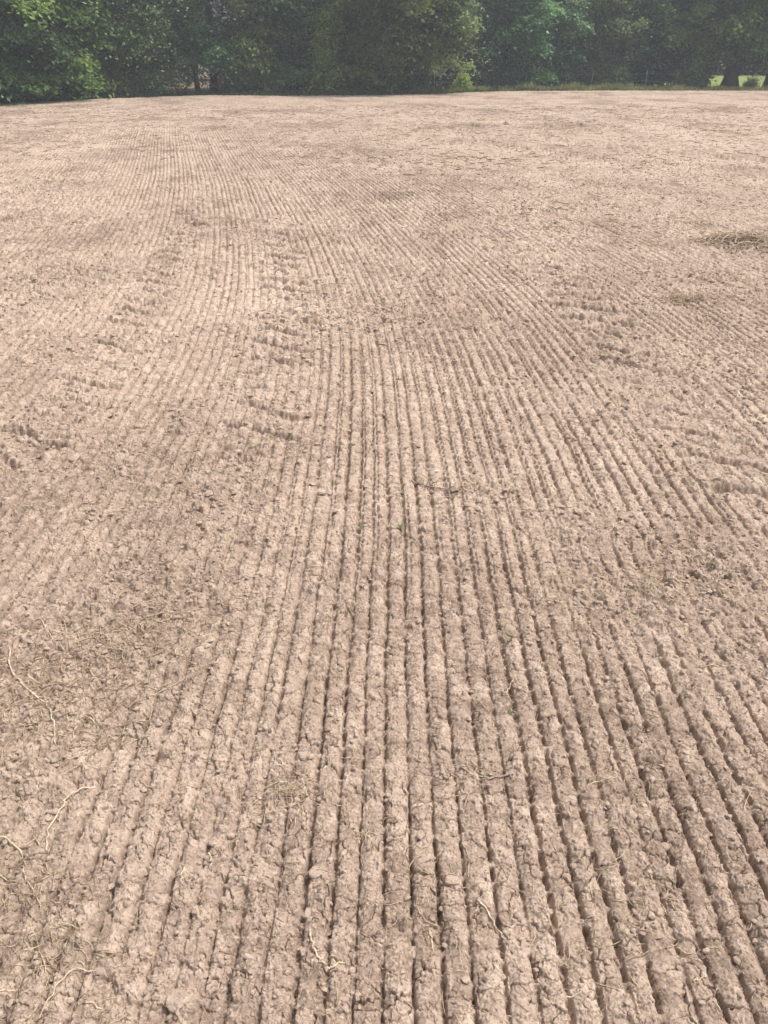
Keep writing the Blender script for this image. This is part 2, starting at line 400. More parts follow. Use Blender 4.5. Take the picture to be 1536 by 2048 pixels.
SOIL_DARK, SOIL_MID, SOIL_PALE = (.228, .164, .126), (.412, .314, .251), (.565, .450, .366)
def soil_material(name, attr=True):
    m, n, l, b = new_mat(name)
    geo = n.new('ShaderNodeNewGeometry')
    if attr:
        at_ = nd(n, 'ShaderNodeAttribute', attribute_name='tone'); fac = at_.outputs['Fac']
        li = nd(n, 'ShaderNodeAttribute', attribute_name='litter').outputs['Fac']
    else:
        nz = nd(n, 'ShaderNodeTexNoise'); nz.inputs['Scale'].default_value = 30; nz.inputs['Detail'].default_value = 4
        l.new(geo.outputs['Position'], nz.inputs['Vector']); fac = nz.outputs['Fac']; li = None
    n1 = nd(n, 'ShaderNodeTexNoise'); n1.inputs['Scale'].default_value = 260; n1.inputs['Detail'].default_value = 3
    l.new(geo.outputs['Position'], n1.inputs['Vector'])
    ad = nd(n, 'ShaderNodeMath', operation='MULTIPLY_ADD'); l.new(n1.outputs['Fac'], ad.inputs[0]); ad.inputs[1].default_value = .5
    sb = nd(n, 'ShaderNodeMath', operation='SUBTRACT'); l.new(fac, sb.inputs[0]); sb.inputs[1].default_value = .25
    l.new(sb.outputs[0], ad.inputs[2])
    r = ramp(n, [(0.05, SOIL_DARK), (.5, SOIL_MID), (.95, SOIL_PALE)]); l.new(ad.outputs[0], r.inputs[0])
    col = r.outputs[0]
    # specks of chaff and of dark humus
    v = nd(n, 'ShaderNodeTexVoronoi'); v.inputs['Scale'].default_value = 170; l.new(geo.outputs['Position'], v.inputs['Vector'])
    sep = nd(n, 'ShaderNodeSeparateColor'); l.new(v.outputs['Color'], sep.inputs[0])
    gt = nd(n, 'ShaderNodeMath', operation='GREATER_THAN'); l.new(sep.outputs[0], gt.inputs[0]); gt.inputs[1].default_value = .94
    gs = nd(n, 'ShaderNodeMath', operation='MULTIPLY'); l.new(gt.outputs[0], gs.inputs[0]); gs.inputs[1].default_value = .5
    col = mixc(n, l, gs.outputs[0], col, (.56, .45, .33, 1))
    lt = nd(n, 'ShaderNodeMath', operation='GREATER_THAN'); l.new(sep.outputs[1], lt.inputs[0]); lt.inputs[1].default_value = .95
    ls = nd(n, 'ShaderNodeMath', operation='MULTIPLY'); l.new(lt.outputs[0], ls.inputs[0]); ls.inputs[1].default_value = .55
    col = mixc(n, l, ls.outputs[0], col, (.13, .088, .065, 1))
    if li is not None:
        n3 = nd(n, 'ShaderNodeTexNoise'); n3.inputs['Scale'].default_value = 9; n3.inputs['Detail'].default_value = 6; n3.inputs['Roughness'].default_value = .7
        l.new(geo.outputs['Position'], n3.inputs['Vector'])
        rr = ramp(n, [(.42, (0, 0, 0)), (.62, (1, 1, 1))]); l.new(n3.outputs['Fac'], rr.inputs[0])
        mm = nd(n, 'ShaderNodeMath', operation='MULTIPLY'); l.new(rr.outputs[0], mm.inputs[0]); l.new(li, mm.inputs[1])
        m2 = nd(n, 'ShaderNodeMath', operation='MULTIPLY'); l.new(mm.outputs[0], m2.inputs[0]); m2.inputs[1].default_value = .75
        col = mixc(n, l, m2.outputs[0], col, (.30, .225, .15, 1))
    l.new(col, b.inputs['Base Color'])
    b.inputs['Roughness'].default_value = .95; b.inputs['Specular IOR Level'].default_value = .15
    bn = nd(n, 'ShaderNodeTexNoise'); bn.inputs['Scale'].default_value = 420; bn.inputs['Detail'].default_value = 4; bn.inputs['Roughness'].default_value = .7
    l.new(geo.outputs['Position'], bn.inputs['Vector'])
    bp = nd(n, 'ShaderNodeBump'); bp.inputs['Strength'].default_value = .7; bp.inputs['Distance'].default_value = .0025
    l.new(bn.outputs['Fac'], bp.inputs['Height']); l.new(bp.outputs[0], b.inputs['Normal'])
    return m
M_SOIL = soil_material('tilled_soil')
M_CLOD = soil_material('clod_soil', False)

def straw_material(name, a, b_):
    m, n, l, b = new_mat(name)
    t = nd(n, 'ShaderNodeAttribute', attribute_name='tint')
    r = ramp(n, [(0, a), (1, b_)]); l.new(t.outputs['Fac'], r.inputs[0])
    nz = nd(n, 'ShaderNodeTexNoise'); nz.inputs['Scale'].default_value = 90; nz.inputs['Detail'].default_value = 3
    g = n.new('ShaderNodeNewGeometry'); l.new(g.outputs['Position'], nz.inputs['Vector'])
    rr = ramp(n, [(.35, (.55, .5, .45)), (.65, (1, 1, 1))]); l.new(nz.outputs['Fac'], rr.inputs[0])
    l.new(mixc(n, l, 1.0, r.outputs[0], rr.outputs[0], 'MULTIPLY'), b.inputs['Base Color'])
    b.inputs['Roughness'].default_value = .7; b.inputs['Specular IOR Level'].default_value = .3
    return m
M_STRAW = straw_material('dry_straw', (.38, .28, .20), (.74, .60, .42))
M_HAY = straw_material('old_hay', (.50, .385, .29), (.82, .68, .52))
M_STEM = straw_material('pale_stem', (.44, .34, .24), (.76, .64, .47))
M_ROOT = straw_material('weathered_root', (.20, .15, .12), (.46, .37, .30))

def leaf_material(name, stops, trans=.35):
    m, n, l, b = new_mat(name)
    t = nd(n, 'ShaderNodeAttribute', attribute_name='tint')
    r = ramp(n, stops); l.new(t.outputs['Fac'], r.inputs[0])
    l.new(r.outputs[0], b.inputs['Base Color'])
    b.inputs['Roughness'].default_value = .55; b.inputs['Specular IOR Level'].default_value = .35
    tr = n.new('ShaderNodeBsdfTranslucent')
    hs = n.new('ShaderNodeHueSaturation'); hs.inputs['Saturation'].default_value = 1.15; hs.inputs['Value'].default_value = 1.3; hs.inputs['Hue'].default_value = .485
    l.new(r.outputs[0], hs.inputs['Color']); l.new(hs.outputs[0], tr.inputs[0])
    mx = n.new('ShaderNodeMixShader'); mx.inputs[0].default_value = trans
    l.new(b.outputs[0], mx.inputs[1]); l.new(tr.outputs[0], mx.inputs[2])
    l.new(mx.outputs[0], n['Material Output'].inputs['Surface'])
    return m
LEAF = {
    'dark': leaf_material('shaded_leaves', [(0, (.020, .036, .018)), (.5, (.038, .062, .028)), (1, (.065, .100, .045))], .25),  # darker copy for the wood behind: its inner shade is put into the colour
    'bright': leaf_material('maple_leaves', [(0, (0.048, 0.091, 0.028)), (.5, (0.097, 0.182, 0.046)), (1, (0.217, 0.329, 0.084))]),
    'olive': leaf_material('olive_leaves', [(0, (0.076, 0.119, 0.051)), (.5, (0.154, 0.224, 0.085)), (1, (0.284, 0.366, 0.130))]),
    'cedar': leaf_material('cedar_leaves', [(0, (0.066, 0.119, 0.061)), (.5, (0.123, 0.201, 0.095)), (1, (0.213, 0.308, 0.130))], .2),
    'blue': leaf_material('blue_green_leaves', [(0, (0.051, 0.119, 0.061)), (.5, (0.107, 0.224, 0.107)), (1, (0.236, 0.413, 0.177))]),
    'yellow': leaf_material('yellow_green_leaves', [(0, (0.130, 0.201, 0.051)), (.5, (0.248, 0.355, 0.090)), (1, (0.402, 0.532, 0.142))]),
}
def bark_material(name, c0, c1):
    m, n, l, b = new_mat(name)
    g = n.new('ShaderNodeNewGeometry'); mp = n.new('ShaderNodeMapping'); mp.inputs['Scale'].default_value = (9, 9, 1.6)
    l.new(g.outputs['Position'], mp.inputs[0])
    nz = nd(n, 'ShaderNodeTexNoise'); nz.inputs['Scale'].default_value = 1.5; nz.inputs['Detail'].default_value = 6; nz.inputs['Roughness'].default_value = .7
    l.new(mp.outputs[0], nz.inputs['Vector'])
    r = ramp(n, [(.3, c0), (.7, c1)]); l.new(nz.outputs['Fac'], r.inputs[0]); l.new(r.outputs[0], b.inputs['Base Color'])
    b.inputs['Roughness'].default_value = .9
    bp = nd(n, 'ShaderNodeBump'); bp.inputs['Distance'].default_value = .03; l.new(nz.outputs['Fac'], bp.inputs['Height']); l.new(bp.outputs[0], b.inputs['Normal'])
    return m
M_BARK = bark_material('dark_bark', (.045, .035, .028), (.11, .09, .072))
M_BARK2 = bark_material('pale_bark', (.14, .11, .085), (.30, .25, .20))
M_GRASS = leaf_material('grass_blades', [(0, (.11, .14, .045)), (.5, (.20, .23, .08)), (1, (.42, .39, .20))], .35)  # blades brightened: sunlight on the strip is put into the colour
M_DGRASS = leaf_material('shade_weeds', [(0, (.030, .050, .018)), (.6, (.06, .09, .03)), (1, (.12, .14, .05))], .3)  # darker grass copy, the shade under the left trees painted into it
M_WEED = leaf_material('weed_leaves', [(0, (.17, .19, .10)), (1, (.33, .35, .20))], .3)
print('materials', round(time.time() - T0, 1))

# ------------------------------------------------------------------ field mesh: samples follow the view so that near clods are real geometry
QUAL = 1.0
def build_field():
    nu = int(1240 * QUAL)
    u = np.linspace(-1.14, 1.14, nu)
    ext = 1.14 + np.cumsum(.012 * 1.28 ** np.arange(24))
    u = np.concatenate([-ext[::-1], u, ext]); nu = len(u)
    wv = []                                    # rows, in photo pixels below the field edge
    w_ = 0.0
    while w_ < 1985:
        wv.append(w_); w_ += (.55 if w_ < 60 else   .8 if w_ < 220 else .8 if w_ < 900 else 1.0 if w_ < 1200 else 1.2) / QUAL
    wv = np.array(wv[::-1]); nv = len(wv)
    xp = 768 + u * 768
    e = edge_px(np.clip(xp, -8000, 8000))
    YP = e[None, :] + wv[:, None]
    Z = px_depth(YP)
    X = (u[None, :] * 768 / F) * Z
    Y = Z * (CP - (YP - 1024) / F * SP)
    x = X.ravel(); y = Y.ravel()
    lod = (Z * (u[1] - u[0]) * 768 / F).ravel()
    hs = []; brs = []; tones = []; lits = []
    CH = 400000
    for i in range(0, len(x), CH):
        a, b, c, d = field(x[i:i + CH], y[i:i + CH]); hs.append(a); brs.append(b); tones.append(c); lits.append(d)
    h = np.concatenate(hs); tone = np.concatenate(tones); lit = np.concatenate(lits)
    h2d = h.reshape(nv, nu)
    h2d[-1, :] -= .12; h2d[0, :] -= .0
    # small sideways push of the grains
    xs = x + .0022 * perlin(x * 70, y * 70, 200); ys = y + .0022 * perlin(x * 70, y * 70, 201)
    V = np.stack([xs, ys, h], 1)
    i = np.arange(nv - 1)[:, None] * nu + np.arange(nu - 1)[None, :]
    Fq = np.stack([i, i + 1, i + 1 + nu, i + nu], -1).reshape(-1, 4)
    o = mesh_np('field', V, Fq, M_SOIL, smooth=True, attrs={'tone': tone, 'litter': lit})
    tag(o, kind='structure')
    print('field', len(V), round(time.time() - T0, 1))
build_field()

# edge of the field in the world
EX, EY = at(np.arange(-4000, 8000, 40), edge_px(np.arange(-4000, 8000, 40)))
_o = np.argsort(EX); EX = EX[_o]; EY = EY[_o]
def edge_y(x): return np.interp(x, EX, EY)

# ------------------------------------------------------------------ ground beyond: one sheet to the horizon
def ground_h(x, y):
    d = y - edge_y(x)
    z = swell(np.asarray(x, float), np.asarray(y, float)) * (d < 2)
    z = z - .09 * (1 - sst(d, -.4, .3))
    drop = sst(x, 2, 10)
    z = z + .55 * sst(d, 5, 16) * sst(x, 16.5, 19) - drop * .28 * sst(d, .5, 7) - .10 * (1 - drop) * sst(d, 0, 4)
    return z + .05 * perlin(np.asarray(x) * .5, np.asarray(y) * .5, 300) * sst(d, .5, 3)
def build_ground():
    def axis(lo, hi, st, far):
        a = np.arange(lo, hi, st); g = np.cumsum(st * 1.35 ** np.arange(1, 40)); g = g[g < far]
        return np.concatenate([lo - g[::-1], a, hi + g])
    xs = axis(-45, 70, .8, 900); ys = axis(-4, 72, .5, 1200)
    X, Y = np.meshgrid(xs, ys); x = X.ravel(); y = Y.ravel()
    z = ground_h(x, y)
    d = y - edge_y(x)
    nu = len(xs); i = np.arange(len(ys) - 1)[:, None] * nu + np.arange(nu - 1)[None, :]
    Fq = np.stack([i, i + 1, i + 1 + nu, i + nu], -1).reshape(-1, 4)
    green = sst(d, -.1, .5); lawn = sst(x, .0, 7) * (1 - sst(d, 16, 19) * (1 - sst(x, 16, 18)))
    pxx = x / np.maximum(y * CP + H * SP, .5) * F + 768
    tan = sst(pxx, 320, 350) * (1 - sst(pxx, 540, 580)) * sst(d, 7, 9)
    m, n, l, b = new_mat('meadow_ground')
    g = n.new('ShaderNodeNewGeometry')
    nz = nd(n, 'ShaderNodeTexNoise'); nz.inputs['Scale'].default_value = 1.3; nz.inputs['Detail'].default_value = 9; nz.inputs['Roughness'].default_value = .75
    l.new(g.outputs['Position'], nz.inputs['Vector'])
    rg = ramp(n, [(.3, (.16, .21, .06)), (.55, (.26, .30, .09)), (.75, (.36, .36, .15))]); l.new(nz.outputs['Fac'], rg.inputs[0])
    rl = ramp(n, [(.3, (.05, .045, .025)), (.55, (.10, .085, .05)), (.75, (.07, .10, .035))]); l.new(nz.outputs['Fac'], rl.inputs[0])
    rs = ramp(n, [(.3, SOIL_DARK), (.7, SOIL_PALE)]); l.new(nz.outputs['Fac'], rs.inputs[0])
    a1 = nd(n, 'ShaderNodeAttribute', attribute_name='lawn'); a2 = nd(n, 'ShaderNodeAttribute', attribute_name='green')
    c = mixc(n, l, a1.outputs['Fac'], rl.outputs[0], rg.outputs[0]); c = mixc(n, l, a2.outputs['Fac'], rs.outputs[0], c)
    rt = ramp(n, [(.3, (.16, .115, .065)), (.7, (.34, .25, .16))]); l.new(nz.outputs['Fac'], rt.inputs[0])
    a3 = nd(n, 'ShaderNodeAttribute', attribute_name='stubble'); c = mixc(n, l, a3.outputs['Fac'], c, rt.outputs[0])
    l.new(c, b.inputs['Base Color']); b.inputs['Roughness'].default_value = 1
    bp = nd(n, 'ShaderNodeBump'); bp.inputs['Distance'].default_value = .08; l.new(nz.outputs['Fac'], bp.inputs['Height']); l.new(bp.outputs[0], b.inputs['Normal'])
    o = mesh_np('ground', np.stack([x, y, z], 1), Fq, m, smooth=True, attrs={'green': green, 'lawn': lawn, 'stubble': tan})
    tag(o, kind='structure')
build_ground()

# ------------------------------------------------------------------ straw, crumbs
rng = np.random.default_rng(11)
def field_z(x, y): return field(np.asarray(x, float), np.asarray(y, float))[0]

def scatter_px(n, y0, y1, power=1.0):
    """random points of the ground inside the wedge the photograph looks over, between two distances"""
    r = rng.random(n) ** power
    Y = y0 + (y1 - y0) * r
    Z = Y * CP + H * SP
    X = (rng.random(n) * 2 - 1) * (.52 * Z + .15)
    return X, Y

def build_litter():
    X = []; Y = []; L = []; W = []
    for n, a, b, l0, l1, w0, w1 in ((450, .75, 3.2, .03, .10, .0009, .0018), (700, 3, 7, .04, .13, .0012, .0024), (5200, .75, 3, .006, .035, .0006, .0014), (8500, 3, 7, .012, .05, .0009, .002), (9000, 7, 16, .03, .12, .0018, .004), (8000, 16, 34, .07, .24, .003, .007)):
        x, y = scatter_px(n * 2, a, b, .8)
        m = fbm(x * 1.6, y * 1.2, 140, 4, .6) + .35 * rng.random(len(x)) > .06
        x = x[m][:n]; y = y[m][:n]
        ln = l0 + (l1 - l0) * rng.random(len(x)) ** 2.2
        X.append(x); Y.append(y); L.append(ln); W.append(w0 + (w1 - w0) * rng.random(len(x)) ** 2)
    # local tufts of trash
    for (px, py, k, sp, ll) in ((570, 1590, 110, .07, .05), (1480, 487, 260, .30, .16), (1370, 602, 120, .14, .10), (120, 1330, 220, .18, .08), (60, 1420, 170, .12, .08), (250, 1290, 160, .14, .08), (170, 1480, 130, .10, .07), (40, 1770, 90, .07, .06), (110, 1900, 90, .07, .06), (330, 1600, 60, .12, .05), (780, 1700, 60, .16, .05), (1250, 1800, 60, .14, .05), (250, 1400, 90, .12, .06), (1350, 1160, 90, .14, .05), (350, 1230, 110, .14, .06), (850, 975, 60, .12, .05),
                            (950, 1550, 50, .05, .04), (80, 1980, 90, .10, .05), (700, 640, 200, .5, .08), (1060, 420, 140, .7, .12), (900, 320, 160, 1.2, .2), (1390, 1130, 60, .12, .06), (1440, 700, 60, .3, .07), (420, 920, 90, .25, .05)):
        cx, cy = at(px, py)
        X.append(cx + rng.normal(0, sp, k)); Y.append(cy + rng.normal(0, sp * .8, k)); L.append(ll * (.3 + rng.random(k) * .8)); W.append((.0005 + .00035 * cy) * (.8 + 1.2 * rng.random(k) ** 2))
    x = np.concatenate(X); y = np.concatenate(Y); L = np.concatenate(L); W = np.concatenate(W); n = len(x)
    az = rng.random(n) * 2 * math.pi; bend = rng.normal(0, .5, n); m = 5
    t = np.linspace(-.5, .5, m)
    dx = np.cos(az)[:, None] * t + np.cos(az + 1.57)[:, None] * bend[:, None] * (t ** 2 - .1)
    dy = np.sin(az)[:, None] * t + np.sin(az + 1.57)[:, None] * bend[:, None] * (t ** 2 - .1)
    PX = x[:, None] + dx * L[:, None]; PY = y[:, None] + dy * L[:, None]
    hz = field_z(PX.ravel(), PY.ravel()).reshape(n, m)
    A = np.maximum(hz, hz.mean(1)[:, None] + (rng.random(n)[:, None] - .3) * .25 * L[:, None] * t[None, :])
    PZ = A + W[:, None] * .8 + .004 * rng.random(n)[:, None] * (1 + y[:, None] * .15)
    P = np.stack([PX, PY, PZ], -1)
    tan = np.gradient(P, axis=1); tan /= np.linalg.norm(tan, axis=2)[..., None] + 1e-9
    sx = np.cross(tan, np.array([0, 0, 1.0])); sx /= np.linalg.norm(sx, axis=2)[..., None] + 1e-9
    sy = np.cross(sx, tan)
    prof = np.array([.6, 1, 1, 1, .5])
    V = []
    for k in range(3):
        th = k * 2.0944 + .5
        V.append(P + W[:, None, None] * prof[None, :, None] * (math.cos(th) * sx + math.sin(th) * sy))
    V = np.stack(V, 2).reshape(-1, 3)       # n, m, 3
    b = np.arange(n)[:, None, None] * (m * 3); i = np.arange(m - 1)[None, :, None] * 3; j = np.arange(3)[None, None, :]; jn = (j + 1) % 3
    Q = np.stack([b + i + j, b + i + jn, b + i + 3 + jn, b + i + 3 + j], -1).reshape(-1, 4)
    tint = np.repeat(rng.random(n) ** 1.6, m * 3)
    o = mesh_np('straw_litter', V, Q, M_STRAW, smooth=True, attrs={'tint': tint})
    tag(o, 'short broken bits of straw and roots strewn over the soil', 'straw', kind='stuff')
build_litter()

PHI = (1 + 5 ** .5) / 2
ICO = np.array([(-1, PHI, 0), (1, PHI, 0), (-1, -PHI, 0), (1, -PHI, 0), (0, -1, PHI), (0, 1, PHI), (0, -1, -PHI), (0, 1, -PHI), (PHI, 0, -1), (PHI, 0, 1), (-PHI, 0, -1), (-PHI, 0, 1)]) / math.sqrt(1 + PHI ** 2)
ICF = np.array([(0, 11, 5), (0, 5, 1), (0, 1, 7), (0, 7, 10), (0, 10, 11), (1, 5, 9), (5, 11, 4), (11, 10, 2), (10, 7, 6), (7, 1, 8), (3, 9, 4), (3, 4, 2), (3, 2, 6), (3, 6, 8), (3, 8, 9), (4, 9, 5), (2, 4, 11), (6, 2, 10), (8, 6, 7), (9, 8, 1)])
def ico2():
    V = list(map(tuple, ICO)); Fc = []; cache = {}
    def mid(a, b):
        k = (min(a, b), max(a, b))
        if k not in cache:
            p = (np.array(V[a]) + np.array(V[b])) / 2; p /= np.linalg.norm(p); V.append(tuple(p)); cache[k] = len(V) - 1
        return cache[k]
    for a, b, c in ICF:
        ab, bc, ca = mid(a, b), mid(b, c), mid(c, a); Fc += [(a, ab, ca), (b, bc, ab), (c, ca, bc), (ab, bc, ca)]
    return np.array(V), np.array(Fc)
IC2V, IC2F = ico2()

def build_crumbs():
    X = []; Y = []; S = []
    for n, a, b, s0, s1 in ((9000, .75, 3, .0016, .0100), (12000, 3, 8, .003, .016), (8000, 8, 18, .005, .020), (3500, 18, 36, .008, .022)):
        x, y = scatter_px(n * 3, a, b, .85)
        br = field(x, y)[1]
        keep = rng.random(len(x)) < (.10 + .9 * br)
        x = x[keep][:n]; y = y[keep][:n]
        X.append(x); Y.append(y); S.append(s0 + (s1 - s0) * rng.random(len(x)) ** 3.2)
    x = np.concatenate(X); y = np.concatenate(Y); s = np.concatenate(S); n = len(x)
    z = field_z(x, y)
    sc = np.stack([s * (.8 + .6 * rng.random(n)), s * (.8 + .6 * rng.random(n)), s * (.45 + .4 * rng.random(n))], 1)
    jit = 1 + .55 * (rng.random((n, 12)) - .5)
    V = ICO[None] * jit[..., None] * sc[:, None]
    a = rng.random(n) * 6.283; c, sn = np.cos(a)[:, None], np.sin(a)[:, None]
    V = np.stack([V[..., 0] * c - V[..., 1] * sn, V[..., 0] * sn + V[..., 1] * c, V[..., 2] + V[..., 0] * (rng.random(n)[:, None] - .5) * .7], -1)
    V = V + np.stack([x, y, z + s * .30], 1)[:, None]
    Fc = (ICF[None] + np.arange(n)[:, None, None] * 12).reshape(-1, 3)
    o = mesh_np('soil_crumbs', V.reshape(-1, 3), Fc, M_CLOD, smooth=False)
    tag(o, 'loose crumbs of dry earth scattered over the ridges', 'soil crumbs', kind='stuff')
build_crumbs()
print('litter', round(time.time() - T0, 1))

def pxpath(pts, lift, sub=5, wig=.009, seed=0, arch=0.0):
    """stem path over the soil through points seen at these pixels"""
    rg = np.random.default_rng(seed)
    P = np.array([[float(v) for v in at(a, b)] for a, b in pts])
    m = (len(P) - 1) * sub + 1; t = np.linspace(0, len(P) - 1, m); i = np.clip(t.astype(int), 0, len(P) - 2); f = (t - i)[:, None]
    C = P[i] * (1 - f) + P[i + 1] * f
    if len(P) > 2:
        k = np.array([.25, .5, .25])
        for _ in range(1): C[1:-1] = C[:-2] * .25 + C[1:-1] * .5 + C[2:] * .25
    C = C + rg.normal(0, wig * .25, C.shape)
    z = field_z(C[:, 0], C[:, 1])
    zs = np.maximum.accumulate(z) ; zr = np.maximum.accumulate(z[::-1])[::-1]
    env = np.minimum(zs, zr) * .7 + z * .3
    env = np.convolve(np.pad(env, 1, 'edge'), [.25, .5, .25], 'valid')
    env = np.maximum(env, z)
    s = np.linspace(0, 1, m)
    return np.stack([C[:, 0], C[:, 1], env + lift + arch * 4 * s * (1 - s)], 1)

def stem(pts, rad_, label, mat=None, name='dry_stem', cat='straw', arch=0.0, tint=.7, group='dry stems lying on the soil', forks=()):
    rad = rad_ * 1.15
    P = pxpath(pts, rad * .7, seed=abs(int(pts[0][0])), arch=arch)
    g = Geo(); m = len(P)
    r = rad * (1 - .35 * np.linspace(0, 1, m)) * (1 + .12 * np.sin(np.arange(m) * 2.3)); r[-1] *= .6
    o0 = P.mean(0); o0[2] = P[:, 2].min() - rad
    r = r * np.random.default_rng(m).uniform(.8, 1.2, m); g.tube(P - o0, r, 7, np.clip(tint * np.random.default_rng(m + 1).uniform(.6, 1.1, m).repeat(7).tolist() + [tint, tint], 0, 1) if False else tint, flat=.62)
    for fk in forks:
        Q = pxpath(fk, rad * .6, seed=abs(int(fk[0][0])) + 5, arch=arch * .5); g.tube(Q - o0, rad * .55 * (1 - .5 * np.linspace(0, 1, len(Q))), 5, tint * .9)
    o = g.build(name, mat or M_STEM); o.location = o0
    return tag(o, label, cat, group)

stem([(190, 1578), (160, 1584), (140, 1594), (122, 1625), (97, 1668), (93, 1712)], .0021, 'bright straw stem bent at a knee over the lower left ridges', arch=.006, tint=1)
stem([(20, 1300), (22, 1342), (55, 1385), (96, 1412), (110, 1450), (113, 1495)], .0026, 'long S-curved tan stem with a pale broken end', tint=.75, arch=.004)
stem([(-6, 1680), (25, 1692), (48, 1716)], .0024, 'short arched straw entering at the left edge beside flat crumbs', tint=.9, arch=.006)
stem([(48, 1738), (52, 1762), (70, 1790)], .0016, 'thin curved straw below the arched straw at the left edge', tint=.8)
stem([(510, 1588), (545, 1577), (578, 1566)], .0017, 'pale straw pair splayed to the right on top of a trash clump', tint=1, forks=[[(510, 1588), (530, 1590), (548, 1588)]], arch=.008)
stem([(604, 1562), (609, 1580), (616, 1600)], .0016, 'short upright-leaning straw at the right end of the trash clump', tint=1, arch=.004)
stem([(540, 1625), (580, 1618), (612, 1606)], .0014, 'thin dull straw lying just below the trash clump', tint=.55)
stem([(620, 1868), (626, 1905), (640, 1938), (662, 1944), (688, 1928)], .0024, 'pale hook-shaped root curling across two ridges', tint=.85, arch=.003)
stem([(78, 2047), (112, 1985), (150, 1946), (196, 1951)], .0016, 'long thin straw arching up from the bottom left corner', tint=.8, arch=.006)
stem([(28, 2004), (45, 2010), (64, 2019)], .0034, 'short grey weathered stick near the bottom left corner', M_ROOT, tint=1)
stem([(150, 2010), (180, 2012), (215, 2035)], .0022, 'tan curved straw half buried beside a clod at the bottom left', tint=.6)
stem([(955, 1805), (985, 1848), (1012, 1884)], .0022, 'straight pale stalk slanting across two smooth ridges right of centre', tint=.8, arch=.003)
stem([(950, 1828), (958, 1815), (972, 1808)], .0010, 'tiny curled fibre at the upper end of the slanting stalk', tint=1)
stem([(860, 1866), (863, 1888), (867, 1912)], .0026, 'short golden straw stub standing along a ridge', tint=1)
stem([(928, 1680), (936, 1715), (937, 1762)], .0013, 'thin straw running along a furrow above the pale clod', tint=.75)
stem([(1165, 1585), (1190, 1572), (1228, 1566)], .0016, 'thin arched straw bridging a groove on the right ridges', tint=.7, arch=.006)
stem([(922, 1538), (945, 1552), (985, 1560), (1028, 1550)], .0030, 'knotted root with side fibres lying over three ridges', M_ROOT, name='root', cat='root', tint=.9,
     forks=[[(945, 1552), (935, 1535), (930, 1515)], [(960, 1556), (990, 1545), (1010, 1540)], [(930, 1545), (922, 1560), (925, 1575)]])
stem([(640, 1482), (672, 1474), (706, 1464)], .0015, 'dull thin twig across the ridges left of centre', tint=.5)
stem([(822, 968), (850, 982), (885, 988), (922, 990)], .0042, 'dark twisted root trailing toward a dead leaf in mid field', M_ROOT, name='root', cat='root', tint=.2, arch=.006,
     forks=[[(850, 982), (858, 966), (862, 955)], [(885, 988), (905, 980), (915, 985)]])
stem([(1395, 1336), (1440, 1338), (1492, 1337)], .0018, 'straight thin straw lying level near the right edge', tint=.8)
stem([(1330, 1165), (1370, 1175), (1412, 1190)], .0019, 'pale straw curving across the smoothed soil on the right', tint=.8)
stem([(1000, 1104), (1040, 1107), (1082, 1110)], .0018, 'level straw on crumbled soil right of the green weeds', tint=.6)
stem([(270, 1452), (278, 1475), (283, 1500)], .0044, 'stubby brown stick standing beside the left crumbled patch', M_ROOT, name='stick', cat='stick', tint=.55, arch=.004)
stem([(300, 1398), (340, 1380), (375, 1362)], .0016, 'thin straw rising right from the stubby stick', tint=.7)
stem([(228, 1455), (270, 1450), (305, 1443)], .0015, 'thin level straw crossing above the stubby brown stick', tint=.7)
stem([(305, 1400), (303, 1425), (300, 1448)], .0014, 'fine straw running down to the level straw', tint=.6)
stem([(285, 1238), (340, 1230), (388, 1231), (392, 1260)], .0016, 'fine straw with a hooked right end on the upper left crumbs', tint=.8, arch=.004)
stem([(100, 1268), (150, 1272), (190, 1270)], .0017, 'fine straw on the crumbs above the S-curved stem', tint=.7)
stem([(80, 1240), (95, 1265), (112, 1290), (132, 1306)], .0017, 'kinked straw crossing the fine straw on the left crumbs', tint=.85)
stem([(165, 1068), (180, 1090), (228, 1112)], .0026, 'forked tan straw on the rough soil at mid left', tint=.65, forks=[[(180, 1090), (187, 1110), (190, 1135)]])
stem([(1010, 1390), (1018, 1378), (1024, 1360)], .0016, 'pale sliver of straw standing in a groove at centre right', tint=1)
stem([(1205, 1740), (1225, 1728), (1255, 1705)], .0014, 'thin straw slanting up in a shaded groove at right', tint=.7)
stem([(1385, 1968), (1395, 1960), (1410, 1950)], .002, 'short straw in the ridges near the bottom right', tint=.9)
stem([(640, 1545), (655, 1540), (668, 1530)], .0013, 'little straw above the groove left of centre', tint=.8)
stem([(362, 1775), (366, 1760), (373, 1745)], .002, 'short pale straw on a smooth ridge at lower left', tint=1)
stem([(420, 1705), (422, 1725), (420, 1745)], .0022, 'short tan straw under a flap of soil', tint=.85)
stem([(1180, 1860), (1172, 1850), (1168, 1840)], .0012, 'tiny straw on the ridges at lower right', tint=.9)

